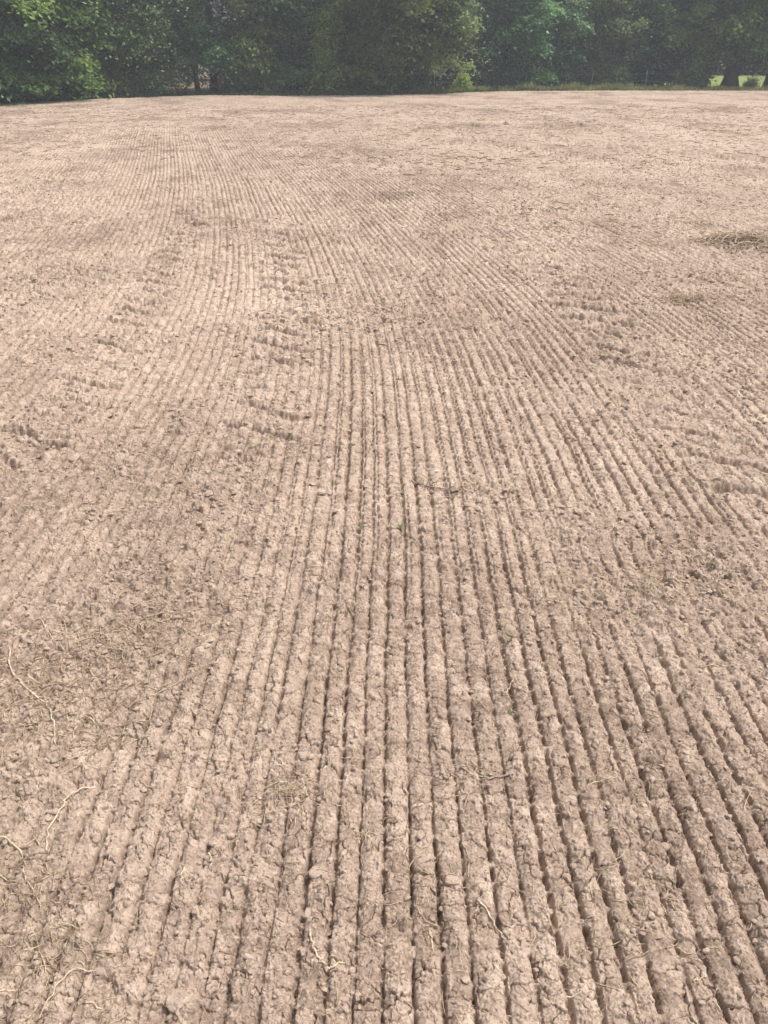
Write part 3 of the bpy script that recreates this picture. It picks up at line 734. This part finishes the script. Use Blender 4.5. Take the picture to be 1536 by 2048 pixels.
# flat clods one can point at
def clod(px, py, r, th, label, seed, el=1.0):
    rg = np.random.default_rng(seed); x, y = (float(v) for v in at(px, py))
    V = IC2V.copy(); s = np.array([r, r * el, th])
    nz = fbm(V[:, 0] * 1.7 + seed, V[:, 1] * 1.7 + V[:, 2], seed, 3)
    V = V * (1 + .38 * nz)[:, None] + rg.normal(0, .05, V.shape)
    V[:, 2] = np.clip(V[:, 2], -.8, .65) ; V = V * s
    z = float(field_z([x], [y])[0])
    o = mesh_np('soil_clod', V, IC2F, M_CLOD, smooth=False); o.location = (x, y, z + th * .35)
    sd = o.modifiers.new('sub', 'SUBSURF'); sd.levels = 2; sd.render_levels = 2; sd.subdivision_type = 'SIMPLE'
    tx = bpy.data.textures.new('clod_noise', 'CLOUDS'); tx.noise_scale = .006; tx.noise_depth = 4
    dm = o.modifiers.new('rough', 'DISPLACE'); dm.texture = tx; dm.strength = .0035; dm.texture_coords = 'GLOBAL'
    return tag(o, label, 'soil clod', 'flat clods lying on the ridges')
clod(903, 1772, .020, .010, 'pale rounded clod with a dark hole under its front edge, below centre', 3, .8)
clod(632, 1752, .019, .006, 'flat pale flake of crust on a ridge left of centre', 4)
clod(1150, 1690, .008, .007, 'small round pale pebble of earth at the right ridges', 5)
clod(1330, 1692, .012, .009, 'egg-shaped pale clod in a groove by the right edge', 6)
clod(196, 1686, .013, .010, 'lumpy clod below the bent straw stem at lower left', 7)
clod(428, 1690, .013, .008, 'small lumpy clod beside the groove at lower left', 8)
clod(1145, 1612, .009, .008, 'tiny clod on crumbs at upper right ridges', 9)
clod(390, 1425, .022, .012, 'broken slab of crust standing over a dark crack at left', 10, .7)
clod(830, 1905, .016, .006, 'thin crust flake on the ridge at bottom centre', 12)
clod(360, 2010, .030, .014, 'wide cracked clod at the bottom left', 13, .8)
clod(610, 1515, .018, .010, 'rounded clod above the trash clump', 14)

# dead leaf, white chip
def leafy(px, py, L, W, label, mat, seed, name, cat, az=0.0):
    x, y = (float(v) for v in at(px, py)); z = float(field_z([x], [y])[0])
    nn, mm = 9, 5; V = []
    for i in range(nn):
        t = i / (nn - 1); hw = W * math.sin(math.pi * min(1, t * .9 + .08)) ** .8
        for j in range(mm):
            s = j / (mm - 1) * 2 - 1
            V.append(((t - .5) * L, s * hw, .35 * W * s * s + .25 * W * math.sin(t * 5 + s)))
    V = np.array(V); c, sn = math.cos(az), math.sin(az)
    V = np.stack([V[:, 0] * c - V[:, 1] * sn, V[:, 0] * sn + V[:, 1] * c, V[:, 2]], 1)
    Q = [(i * mm + j, i * mm + j + 1, (i + 1) * mm + j + 1, (i + 1) * mm + j) for i in range(nn - 1) for j in range(mm - 1)]
    g = Geo(); g.add(V, Q, a=.3); o = g.build(name, mat); o.location = (x, y, z + .006)
    so_ = o.modifiers.new('thick', 'SOLIDIFY'); so_.thickness = .0008
    return tag(o, label, cat)
leafy(912, 990, .060, .017, 'curled dark dead leaf at the end of the twisted root', M_ROOT, 1, 'dead_leaf', 'leaf', .5)
leafy(644, 997, .045, .014, 'small dark dead leaf on the left crumbs of mid field', M_ROOT, 2, 'dead_leaf', 'leaf', .1)
mchip, n_, l_, b_ = new_mat('white_chip'); b_.inputs['Base Color'].default_value = (.66, .63, .60, 1); b_.inputs['Roughness'].default_value = .6
leafy(874, 950, .024, .006, 'small white chip lying on a ridge in mid field', mchip, 3, 'white_chip', 'chip', .2)

# heaps of dead straw
def heap(px, py, rx, ry, hh, n, label, seed, ln, wd):
    rg = np.random.default_rng(seed); cx, cy = (float(v) for v in at(px, py)); g = Geo()
    z0 = float(field_z([cx], [cy])[0])
    for k in range(n):
        a = rg.random() * 6.283; r = abs(rg.normal(0, .5))
        x = math.cos(a) * r * rx; y = math.sin(a) * r * ry
        top = hh * math.exp(-(r * 1.3) ** 2)
        th = rg.normal(.2, .8); L = ln * (.35 + rg.random()); t = np.linspace(-.5, .5, 7)
        b = rg.normal(0, .35); up = rg.normal(.05, .32)
        P = np.stack([x + (np.cos(th) * t - np.sin(th) * b * (t * t - .1)) * L, y + (np.sin(th) * t + np.cos(th) * b * (t * t - .1)) * L, top * rg.random() + .01 + up * t * L * .6 - .25 * L * (t * t) * rg.random()], 1)
        gz = field_z(P[:, 0] + cx, P[:, 1] + cy) - z0
        P[:, 2] = np.maximum(P[:, 2], 0) + gz * .8 + .003
        g.tube(P, wd * (.5 + rg.random()), 4, rg.random() ** 1.3, cap=False)
    o = g.build('straw_heap', M_HAY); o.location = (cx, cy, z0)
    return tag(o, label, 'straw heap', 'heaps of dead grass on the field')
heap(1482, 487, .50, .34, .10, 240, 'larger grey-brown heap of dead grass near the right edge', 21, .36, .0030)
heap(1372, 602, .26, .14, .035, 60, 'smaller sparse tuft of dead straw in front of the larger heap', 22, .26, .0022)
heap(575, 1588, .05, .035, .015, 40, 'low tangle of straw and crumbs on the lower left ridges', 23, .055, .0007)

# green weeds
def weed(px, py, n, hh, label, seed, group='green weeds in the field', spread=.008):
    rg = np.random.default_rng(seed); x, y = (float(v) for v in at(px, py)); z = float(field_z([x], [y])[0]); g = Geo()
    for k in range(n):
        a = rg.random() * 6.283; L = hh * (.5 + .7 * rg.random()); w0 = L * .07; bx, by = rg.normal(0, spread, 2)
        t = np.linspace(0, 1, 6); lean = .35 + .8 * rg.random()
        c = np.stack([bx + math.cos(a) * L * lean * t, by + math.sin(a) * L * lean * t, L * (t * .9 - .55 * lean * t * t)], 1)
        sd = np.array([-math.sin(a), math.cos(a), 0]); w = w0 * np.array([.5, .9, 1, .85, .5, .05])
        V = np.concatenate([c - sd * w[:, None], c + sd * w[:, None]]); Q = [(i, i + 1, i + 7, i + 6) for i in range(5)]
        g.add(V, Q, a=rg.random())
    o = g.build('weed', M_WEED); o.location = (x, y, z)
    return tag(o, label, 'weed', group)
weed(800, 1062, 16, .045, 'brightest green weed tuft in a groove at the middle of the field', 1, spread=.003)
weed(722, 1062, 7, .035, 'pale green weed just left of the brightest weed', 2, spread=.002)
weed(1019, 1288, 4, .06, 'thin green blades in a groove right of centre', 3, spread=.001)
weed(1300, 1185, 5, .035, 'faint green weed on smoothed soil at right', 4)
weed(1428, 1142, 6, .04, 'dull green weed beside trash near the right edge', 5)
weed(55, 1022, 8, .04, 'faint green weed near the left edge', 6)
weed(512, 905, 8, .06, 'small green sprig on crumbs left of centre', 7)
weed(345, 358, 9, .09, 'far green sprout at the left wheel track', 8, spread=.02)
weed(378, 352, 7, .08, 'second far green sprout right of the first', 9, spread=.02)
weed(226, 820, 6, .06, 'tiny green sprig on rough soil at left', 10)
weed(1020, 1430, 5, .035, 'tiny green blades low in a groove below the thin blades', 12, spread=.001)
print('small things', round(time.time() - T0, 1))

# ------------------------------------------------------------------ trees
def leaves(C, per, spread, size, rg, tint0, tilt=.5, droop=.35):
    """clusters of rhombic leaves round the centres C; returns verts, quads, tint"""
    nC = len(C); N = nC * per
    ctr = np.repeat(C, per, 0); ct = np.repeat(tint0, per)
    off = rg.normal(0, 1, (N, 3)) * np.asarray(spread)
    r2 = (off[:, :2] ** 2).sum(1); off[:, 2] -= droop * r2 / max(spread[0], .05)
    P = ctr + off
    nrm = np.stack([rg.normal(0, tilt, N), rg.normal(0, tilt, N), np.full(N, .9)], 1)
    nrm += np.concatenate([off[:, :2] / max(spread[0], .05) * .25, np.zeros((N, 1))], 1)
    nrm /= np.linalg.norm(nrm, axis=1)[:, None]
    rr = rg.normal(0, 1, (N, 3)); rr[:, 2] -= .6
    ax = rr - (rr * nrm).sum(1)[:, None] * nrm; ax /= np.linalg.norm(ax, axis=1)[:, None]
    bx_ = np.cross(nrm, ax); L = size * (.6 + .8 * rg.random(N))[:, None]
    V = np.stack([P - ax * L * .5, P + bx_ * L * .30 - nrm * L * .05, P + ax * L * .5 - nrm * L * .08, P - bx_ * L * .30 - nrm * L * .05], 1).reshape(-1, 3)
    Q = np.arange(N * 4).reshape(N, 4)
    tint = np.clip(ct + rg.normal(0, .16, N), 0, 1)
    return V, Q, np.repeat(tint, 4)

def tree(px, dist, height, radius, low, leafmat, label, seed, leaf=.16, boughs=60, per=28, trunk_r=.18, spread=(.25, .25, .06), lean=0.0,
         droop=.5, bark=None, fork=False, name='tree', cat='tree', tint=.45, step=.42, front=True, dens=1.0, minz=.85):
    rg = np.random.default_rng(seed)
    # stand it at a distance behind the field edge, on the ray of the given column
    for Y in np.arange(15, 90, .1):
        X = (px - 768) / F * (Y * CP + H * SP)      # near the horizon row
        if Y - edge_y(X) >= dist: break
    z0 = float(ground_h(np.array([X]), np.array([Y]))[0]) - .05
    root = empty(name, (X, Y, z0))
    tag(root, label, cat, 'trees and shrubs of the field edge')
    g = Geo()
    n = 14; t = np.linspace(0, 1, n)
    ph = rg.random(4) * 6
    tx = lean * height * t ** 1.3 + .18 * np.sin(t * 5 + ph[0]) * t; ty = .18 * np.sin(t * 4 + ph[1]) * t
    tp = np.stack([tx, ty, t * height * .92], 1)
    tr = trunk_r * (1 - .88 * t) * (1 + .55 * np.exp(-t * 40)) + .012
    g.tube(tp, tr, 10, .5)
    def tpt(z):
        i = z / (height * .92); return np.array([np.interp(i, t, tx), np.interp(i, t, ty), z])
    if fork:
        for (a, L, zz, up) in ((.15, 3.2, 2.6, .75), (2.9, 2.4, 3.3, 1.0), (.5, 3.4, 4.2, .9)):
            s = np.linspace(0, 1, 9); b0 = tpt(zz)
            P = b0 + np.stack([math.cos(a) * L * s, math.sin(a) * L * s * .6 - .9*s, up * L * s ** 1.2 + .12 * np.sin(s * 7)], 1)
            g.tube(P, trunk_r * .5 * (1 - .75 * s) + .01, 8, .5)
    C = []; T = []
    for k in range(boughs):
        # more boughs low down where the wood is seen from
        zz = low + (height * .97 - low) * (rg.random() ** 1.55)
        f = (zz - low) / (height - low)
        Lb = radius * (.62 + .5 * rg.random()) * (math.sin(math.pi * min(1, .28 + .72 * f)) ** .7 if f > .25 else .78 + .9 * f)
        a = rg.random() * 2 * math.pi
        if front and rg.random() < .45: a = rg.normal(-math.pi / 2, .9)
        s = np.linspace(0, 1, 7); b0 = tpt(min(zz, height * .9)); rise = Lb * (.34 + .35 * f + rg.normal(0, .10)); dr = Lb * droop * (.6 + .6 * rg.random()) * (1 - .6 * f)
        P = b0 + np.stack([math.cos(a) * Lb * s + .08 * Lb * np.sin(s * 4 + k), math.sin(a) * Lb * s + .05 * np.sin(s * 5 + k * 2), rise * s - dr * s * s], 1)
        P[:, 2] = np.maximum(P[:, 2], minz + .3 * rg.random())
        g.tube(P, (trunk_r * .20 * (1 - .4 * f) + .008) * (1 - .8 * s) + .004, 5, .5, cap=False)
        bt = rg.normal(tint, .30)
        sd = np.array([-math.sin(a), math.cos(a), 0])
        m = max(3, int(Lb * dens / step))
        for q in range(m):
            sp = .30 + .70 * (q + rg.random()) / m
            p = np.array([np.interp(sp, s, P[:, j]) for j in range(3)])
            wdt = Lb * .30 * (1.15 - sp) + .15
            for side in (-1, 1, 0):
                o_ = sd * side * wdt * (.4 + .8 * rg.random()) + rg.normal(0, .12, 3)
                o_[2] -= abs(side) * wdt * .22
                C.append(p + o_); T.append(bt + .35 * (sp - .6) + rg.normal(0, .10))
    C = np.array(C); T = np.array(T); C[:, 2] = np.maximum(C[:, 2], .3)
    V, Q, tn = leaves(C, per, spread, leaf, rg, T)
    g.build('trunk', bark or M_BARK, root)
    mesh_np('crown', V, Q, LEAF[leafmat], root, smooth=False, attrs={'tint': tn})
    return root, X, Y

TREES = [
 # px, dist, height, radius, low, leaves, label, extras
 (30, 1.6, 9.9, 4.2, .9, 'bright', 'big broad-leaved tree at the left end of the wood, bright boughs hanging low', dict(leaf=.20, boughs=80, per=24, droop=.62, tint=.40, minz=.75, trunk_r=.26)),
 (128, 2.3, 8.6, 3.0, 1.3, 'bright', 'leafy tree with a bright drooping spray, right beside the leftmost big tree', dict(leaf=.19, boughs=64, droop=.7, tint=.5, minz=.6)),
 (215, 4.2, 9.2, 3.2, 1.0, 'olive', 'yellowish fine-leaved tree leaning over the dark gap at left', dict(leaf=.16, per=34, boughs=64, tint=.55)),
 (320, 3.2, 9.2, 3.0, .8, 'cedar', 'grey-green feathery tree, soft boughs down to the field at left', dict(leaf=.13, per=30, boughs=84, droop=.35, tint=.55, spread=(.32, .32, .06))),
 (430, 2.8, 9.9, 3.0, 1.8, 'blue', 'blue-green tree with two pale horizontal leaf sprays', dict(leaf=.18, boughs=60, tint=.5, droop=.45)),
 (520, 3.6, 8.6, 2.6, .8, 'olive', 'mottled olive tree between the blue-green tree and the yellowish sapling', dict(leaf=.17, per=30, boughs=66, tint=.5)),
 (590, 4.6, 9.9, 2.8, 1.0, 'blue', 'tall dull green tree rising behind the yellowish sapling', dict(leaf=.19, per=26, boughs=60, tint=.45)),
 (668, 2.4, 3.9, 1.15, .45, 'yellow', 'small yellow-green sapling in front of the dark middle trees', dict(leaf=.16, per=26, boughs=44, tint=.45, trunk_r=.06, spread=(.22, .22, .10), minz=.35, name='sapling', cat='sapling', step=.3)),
 (742, 3.8, 9.9, 3.4, .9, 'olive', 'dark olive tree left of the one with the plain trunk', dict(leaf=.17, per=32, boughs=80, tint=.42)),
 (815, 2.2, 10.6, 3.9, 2.0, 'olive', 'large dense tree with a plain dark trunk standing in the grass', dict(leaf=.17, per=34, boughs=100, tint=.45, trunk_r=.30, droop=.5, minz=1.15)),
 (955, 9.0, 9.5, 2.2, 3.0, 'yellow', 'pale airy tree far back in the gap with slender stems', dict(leaf=.17, per=20, boughs=34, tint=.45, bark=M_BARK2, trunk_r=.09, minz=2.4)),
 (985, 8.0, 9.0, 1.9, 3.2, 'olive', 'slender pale-stemmed tree leaning right beside the bluish tree', dict(leaf=.17, per=20, boughs=30, tint=.5, bark=M_BARK2, trunk_r=.08, minz=2.6, lean=.06)),
 (935, 11.0, 9.5, 2.0, 2.8, 'yellow', 'thin pale sapling deep in the gap behind the grass', dict(leaf=.17, per=18, boughs=26, tint=.4, bark=M_BARK2, trunk_r=.06, minz=2.4, lean=-.04)),
 (1050, 4.6, 9.9, 3.3, .8, 'blue', 'bluish tree with pale sprays on its upper left', dict(leaf=.20, boughs=74, tint=.5)),
 (1135, 5.6, 9.2, 2.8, .8, 'cedar', 'dark fine-leaved tree beside the bluish tree', dict(leaf=.16, per=34, boughs=64, tint=.4)),
 (1205, 4.4, 7.9, 2.2, .9, 'olive', 'narrow brownish olive tree behind the wire fence', dict(leaf=.17, per=26, boughs=50, tint=.55)),
 (1275, 6.0, 9.9, 3.0, .8, 'blue', 'dark green tree in the middle of the right-hand wood', dict(leaf=.19, boughs=66, tint=.45)),
 (1352, 5.0, 9.2, 2.9, .9, 'bright', 'lighter green tree left of the big forked trunk', dict(leaf=.19, boughs=60, tint=.42)),
 (1458, 4.2, 10.6, 3.6, 2.7, 'bright', 'spreading tree on a massive dark forked trunk near the right edge', dict(leaf=.19, boughs=64, tint=.45, trunk_r=.42, fork=True, minz=1.6)),
 (1529, 4.0, 8.6, 2.8, 1.6, 'bright', 'slanting tree cut by the right edge beside the sunny gap', dict(leaf=.19, boughs=56, tint=.45, lean=.10, trunk_r=.13, minz=1.6)),
 (1386, 3.0, 2.6, .85, .4, 'bright', 'bright little shrub in front of the forked trunk', dict(leaf=.17, per=22, boughs=30, tint=.55, trunk_r=.04, spread=(.2, .2, .12), minz=.3, name='shrub', cat='shrub', step=.25)),
 (1500, 7.6, .55, .30, .08, 'olive', 'round dark bush standing in the sunny meadow gap', dict(leaf=.09, per=14, boughs=20, tint=.4, trunk_r=.015, spread=(.08, .08, .07), minz=.08, name='bush', cat='bush', step=.12)),
 (925, 1.3, 0.8, .38, .08, 'yellow', 'low bright bush at the edge of the field by the first fence post', dict(leaf=.08, per=18, boughs=26, tint=.65, trunk_r=.015, spread=(.1, .1, .08), minz=.08, name='bush', cat='bush', step=.12)),
 (255, 3.6, 2.6, 1.3, .3, 'cedar', 'low shadowy shrub under the yellowish fine-leaved tree', dict(leaf=.10, per=26, boughs=40, tint=.4, trunk_r=.04, spread=(.28, .28, .14), minz=.3, name='shrub', cat='shrub', step=.3)),
 (470, 4.0, 3.4, 1.5, .3, 'olive', 'brownish undergrowth shrub at the foot of the mottled olive tree', dict(leaf=.10, per=24, boughs=36, tint=.5, trunk_r=.04, spread=(.26, .26, .14), minz=.3, name='shrub', cat='shrub', step=.3)),
 (-130, 1.2, 9.2, 4.0, 1.0, 'blue', 'tree just outside the left edge of the picture', dict(leaf=.2, boughs=60, tint=.45)),
 (1680, 5.0, 9.2, 3.4, 1.0, 'blue', 'tree just outside the right edge of the picture', dict(leaf=.2, boughs=60, tint=.45)),
]
for i, (px, dist, hgt, rad, low, lm, lab, kw) in enumerate(TREES):
    tree(px, dist, hgt, rad, low, lm, lab, 500 + i * 7, **kw)
print('trees', round(time.time() - T0, 1))

# wood behind the front row: reads as one mass
def build_woods():
    rg = np.random.default_rng(77)
    N = 17000
    x = rg.uniform(-48, 62, N)
    d = rg.uniform(7.5, 22, N)
    gap = (x > 19.5) & (x < 31)
    d = np.where(x > 14, d + 6, d)
    d = np.where(gap, np.maximum(d, 19), d)
    z = rg.random(N) ** 1.1 * 9.5 + .3
    y = edge_y(x) + d
    z = z + .20 * gap
    pxx = x / (y * CP + H * SP) * F + 768
    clear = ((pxx > 372) & (pxx < 446) & ((d > 11) | (z < 1.7))) | ((pxx > 350) & (pxx < 560) & (d > 11.5))
    C = np.stack([x, y, z], 1)
    keep0 = ~clear
    x, y, z, d, C = x[keep0], y[keep0], z[keep0], d[keep0], C[keep0]
    keep = ~((d < 9) & (z < 1.3) & (rg.random(len(d)) < .5)); C = C[keep]
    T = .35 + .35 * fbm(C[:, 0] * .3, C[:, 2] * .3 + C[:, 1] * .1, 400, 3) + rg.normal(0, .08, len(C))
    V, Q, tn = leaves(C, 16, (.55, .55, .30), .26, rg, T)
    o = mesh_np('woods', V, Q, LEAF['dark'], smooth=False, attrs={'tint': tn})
    tag(o, 'dense dark wood filling the background behind the front trees', 'woods', kind='stuff')
    g = Geo()
    for k in range(150):
        X = rg.uniform(-46, 60); D = rg.uniform(3.5, 18) + (5 if X > 14 else 0)
        if 19.5 < X < 31: D = max(D, 19)
        Y = float(edge_y(X)) + D; h = rg.uniform(7, 13); r = rg.uniform(.04, .15); s = np.linspace(0, 1, 8); a, b = rg.normal(0, .35, 2)
        g.tube(np.stack([X + a * s + .15 * np.sin(s * 5 + k), Y + b * s, h * s - .3], 1), r * (1 - .7 * s), 6, .5, cap=False)
    o2 = g.build('wood_trunks', M_BARK)
    tag(o2, 'thin trunks standing in the shade inside the wood', 'trunks', kind='stuff')
    # dense wall of foliage far behind closes the wood
    N = 9000; x = rg.uniform(-90, 120, N); y = edge_y(x) + 24 + rg.uniform(0, 6, N); z = rg.random(N) * 14
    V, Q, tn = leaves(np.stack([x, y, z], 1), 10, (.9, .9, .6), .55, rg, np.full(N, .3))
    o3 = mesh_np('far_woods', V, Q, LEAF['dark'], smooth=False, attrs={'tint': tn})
    tag(o3, 'deepest rows of the wood behind everything else', 'woods', kind='stuff')
build_woods()

# ------------------------------------------------------------------ grass
def build_grass():
    rg = np.random.default_rng(5)
    def blades(name, x, d, hgt, mat, label, tintc=.5):
        n = len(x); y = edge_y(x) + d; z = ground_h(x, y)
        a = rg.random(n) * 6.283; lean = .15 + .5 * rg.random(n); w_ = .010 + .012 * rg.random(n); t = np.array([0, .5, 1])
        c = np.stack([x[:, None] + np.cos(a)[:, None] * lean[:, None] * hgt[:, None] * t ** 2, y[:, None] + np.sin(a)[:, None] * lean[:, None] * hgt[:, None] * t ** 2, z[:, None] - .02 + hgt[:, None] * t * (1 - .2 * lean[:, None] * t)], -1)
        sd = np.stack([-np.sin(a), np.cos(a), np.zeros(n)], 1)[:, None] * (w_[:, None] * np.array([1, .8, .08]))[..., None]
        V = np.stack([c - sd, c + sd], 2).reshape(-1, 3)
        b = np.arange(n)[:, None] * 6; Q = np.stack([b + np.array([0, 2]), b + np.array([1, 3]), b + np.array([3, 5]), b + np.array([2, 4])], -1).reshape(-1, 4)
        tn = np.repeat(np.clip(tintc + .5 * fbm(x * .9, y * .9, 410, 2) + rg.normal(0, .15, n), 0, 1), 6)
        tag(mesh_np(name, V, Q, mat, smooth=True, attrs={'tint': tn}), label, 'grass', kind='stuff')
    n = 60000; x = rg.uniform(1.0, 34, n); d = .05 + 16 * rg.random(n) ** 1.7
    cl = fbm(x * .7, d * .7, 420, 3)
    hg = (.08 + .17 * rg.random(n)) * (1 + .5 * np.exp(-((x - 11) / 5.0) ** 2)) * (.7 + .8 * sst(cl, -.2, .5)) * (1 - .4*sst(d, 2, 6))
    k = (rg.random(n) < sst(x, 0, 6)) & ((x < 18) | (d < 3.0))
    blades('grass', x[k], d[k], hg[k], M_GRASS, 'sunlit green grass strip between the field and the wood')
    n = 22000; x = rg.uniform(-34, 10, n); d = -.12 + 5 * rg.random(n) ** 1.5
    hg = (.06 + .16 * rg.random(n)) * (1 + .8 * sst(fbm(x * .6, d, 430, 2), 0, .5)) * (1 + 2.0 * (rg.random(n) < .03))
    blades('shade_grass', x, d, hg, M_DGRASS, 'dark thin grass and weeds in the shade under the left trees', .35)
build_grass()

# ------------------------------------------------------------------ wire fence
M_STEEL, n_, l_, b_ = new_mat('galvanised_wire'); b_.inputs['Base Color'].default_value = (.45, .44, .42, 1); b_.inputs['Metallic'].default_value = .4; b_.inputs['Roughness'].default_value = .6
def build_fence():
    cols = [868, 921, 970, 1024, 1078, 1131, 1181, 1232, 1290, 1350]
    P = []
    for c in cols:
        Y = 50.8; X = (c - 768) / F * (Y * CP + H * SP)
        P.append((X, Y, float(ground_h(np.array([X]), np.array([Y]))[0])))
    root = empty('wire_fence', P[0]); tag(root, 'low wire fence on thin pale posts along the grass strip', 'fence')
    o0 = np.array(P[0]); rg = np.random.default_rng(9)
    for k, p in enumerate(P):
        g = Geo(); h = .92 + .06 * rg.random(); ln = rg.normal(0, .03, 2)
        b = np.array(p) - o0
        g.tube([b - (0, 0, .1), b + (ln[0] * .5, ln[1] * .5, h * .5), b + (ln[0], ln[1], h)], .021, 6)
        g.tube([b + (ln[0] * .8, -.025, h * .8), b + (ln[0] * .8, .025, h * .8)], .022, 6)
        g.build('post', M_STEEL, root)
    for hz in (.42, .80):
        g = Geo(); pts = []
        for a, b in zip(P[:-1], P[1:]):
            for s in np.linspace(0, 1, 6)[:-1]:
                q = np.array(a) * (1 - s) + np.array(b) * s - o0; q[2] += hz - .03 * 4 * s * (1 - s); pts.append(q)
        pts.append(np.array(P[-1]) - o0 + (0, 0, hz)); g.tube(pts, .005, 4); g.build('wire', M_STEEL, root)
build_fence()

# ------------------------------------------------------------------ haze
def build_haze():
    xs, ys, z0, z1 = (-75, 95), (-6, 90), -1.6, 19
    V = [(x, y, z) for z in (z0, z1) for y in ys for x in xs]
    Fc = [(0, 2, 3, 1), (4, 5, 7, 6), (0, 1, 5, 4), (2, 6, 7, 3), (0, 4, 6, 2), (1, 3, 7, 5)]
    m = bpy.data.materials.new('haze'); m.use_nodes = True; n = m.node_tree.nodes; n.clear()
    v = n.new('ShaderNodeVolumePrincipled'); v.inputs['Color'].default_value = (.86, .90, 1.0, 1); v.inputs['Density'].default_value = .0024; v.inputs['Anisotropy'].default_value = .0
    o = n.new('ShaderNodeOutputMaterial'); m.node_tree.links.new(v.outputs[0], o.inputs['Volume'])
    tag(mesh_np('haze', V, Fc, m), kind='stuff')
build_haze()
print('done', round(time.time() - T0, 1))
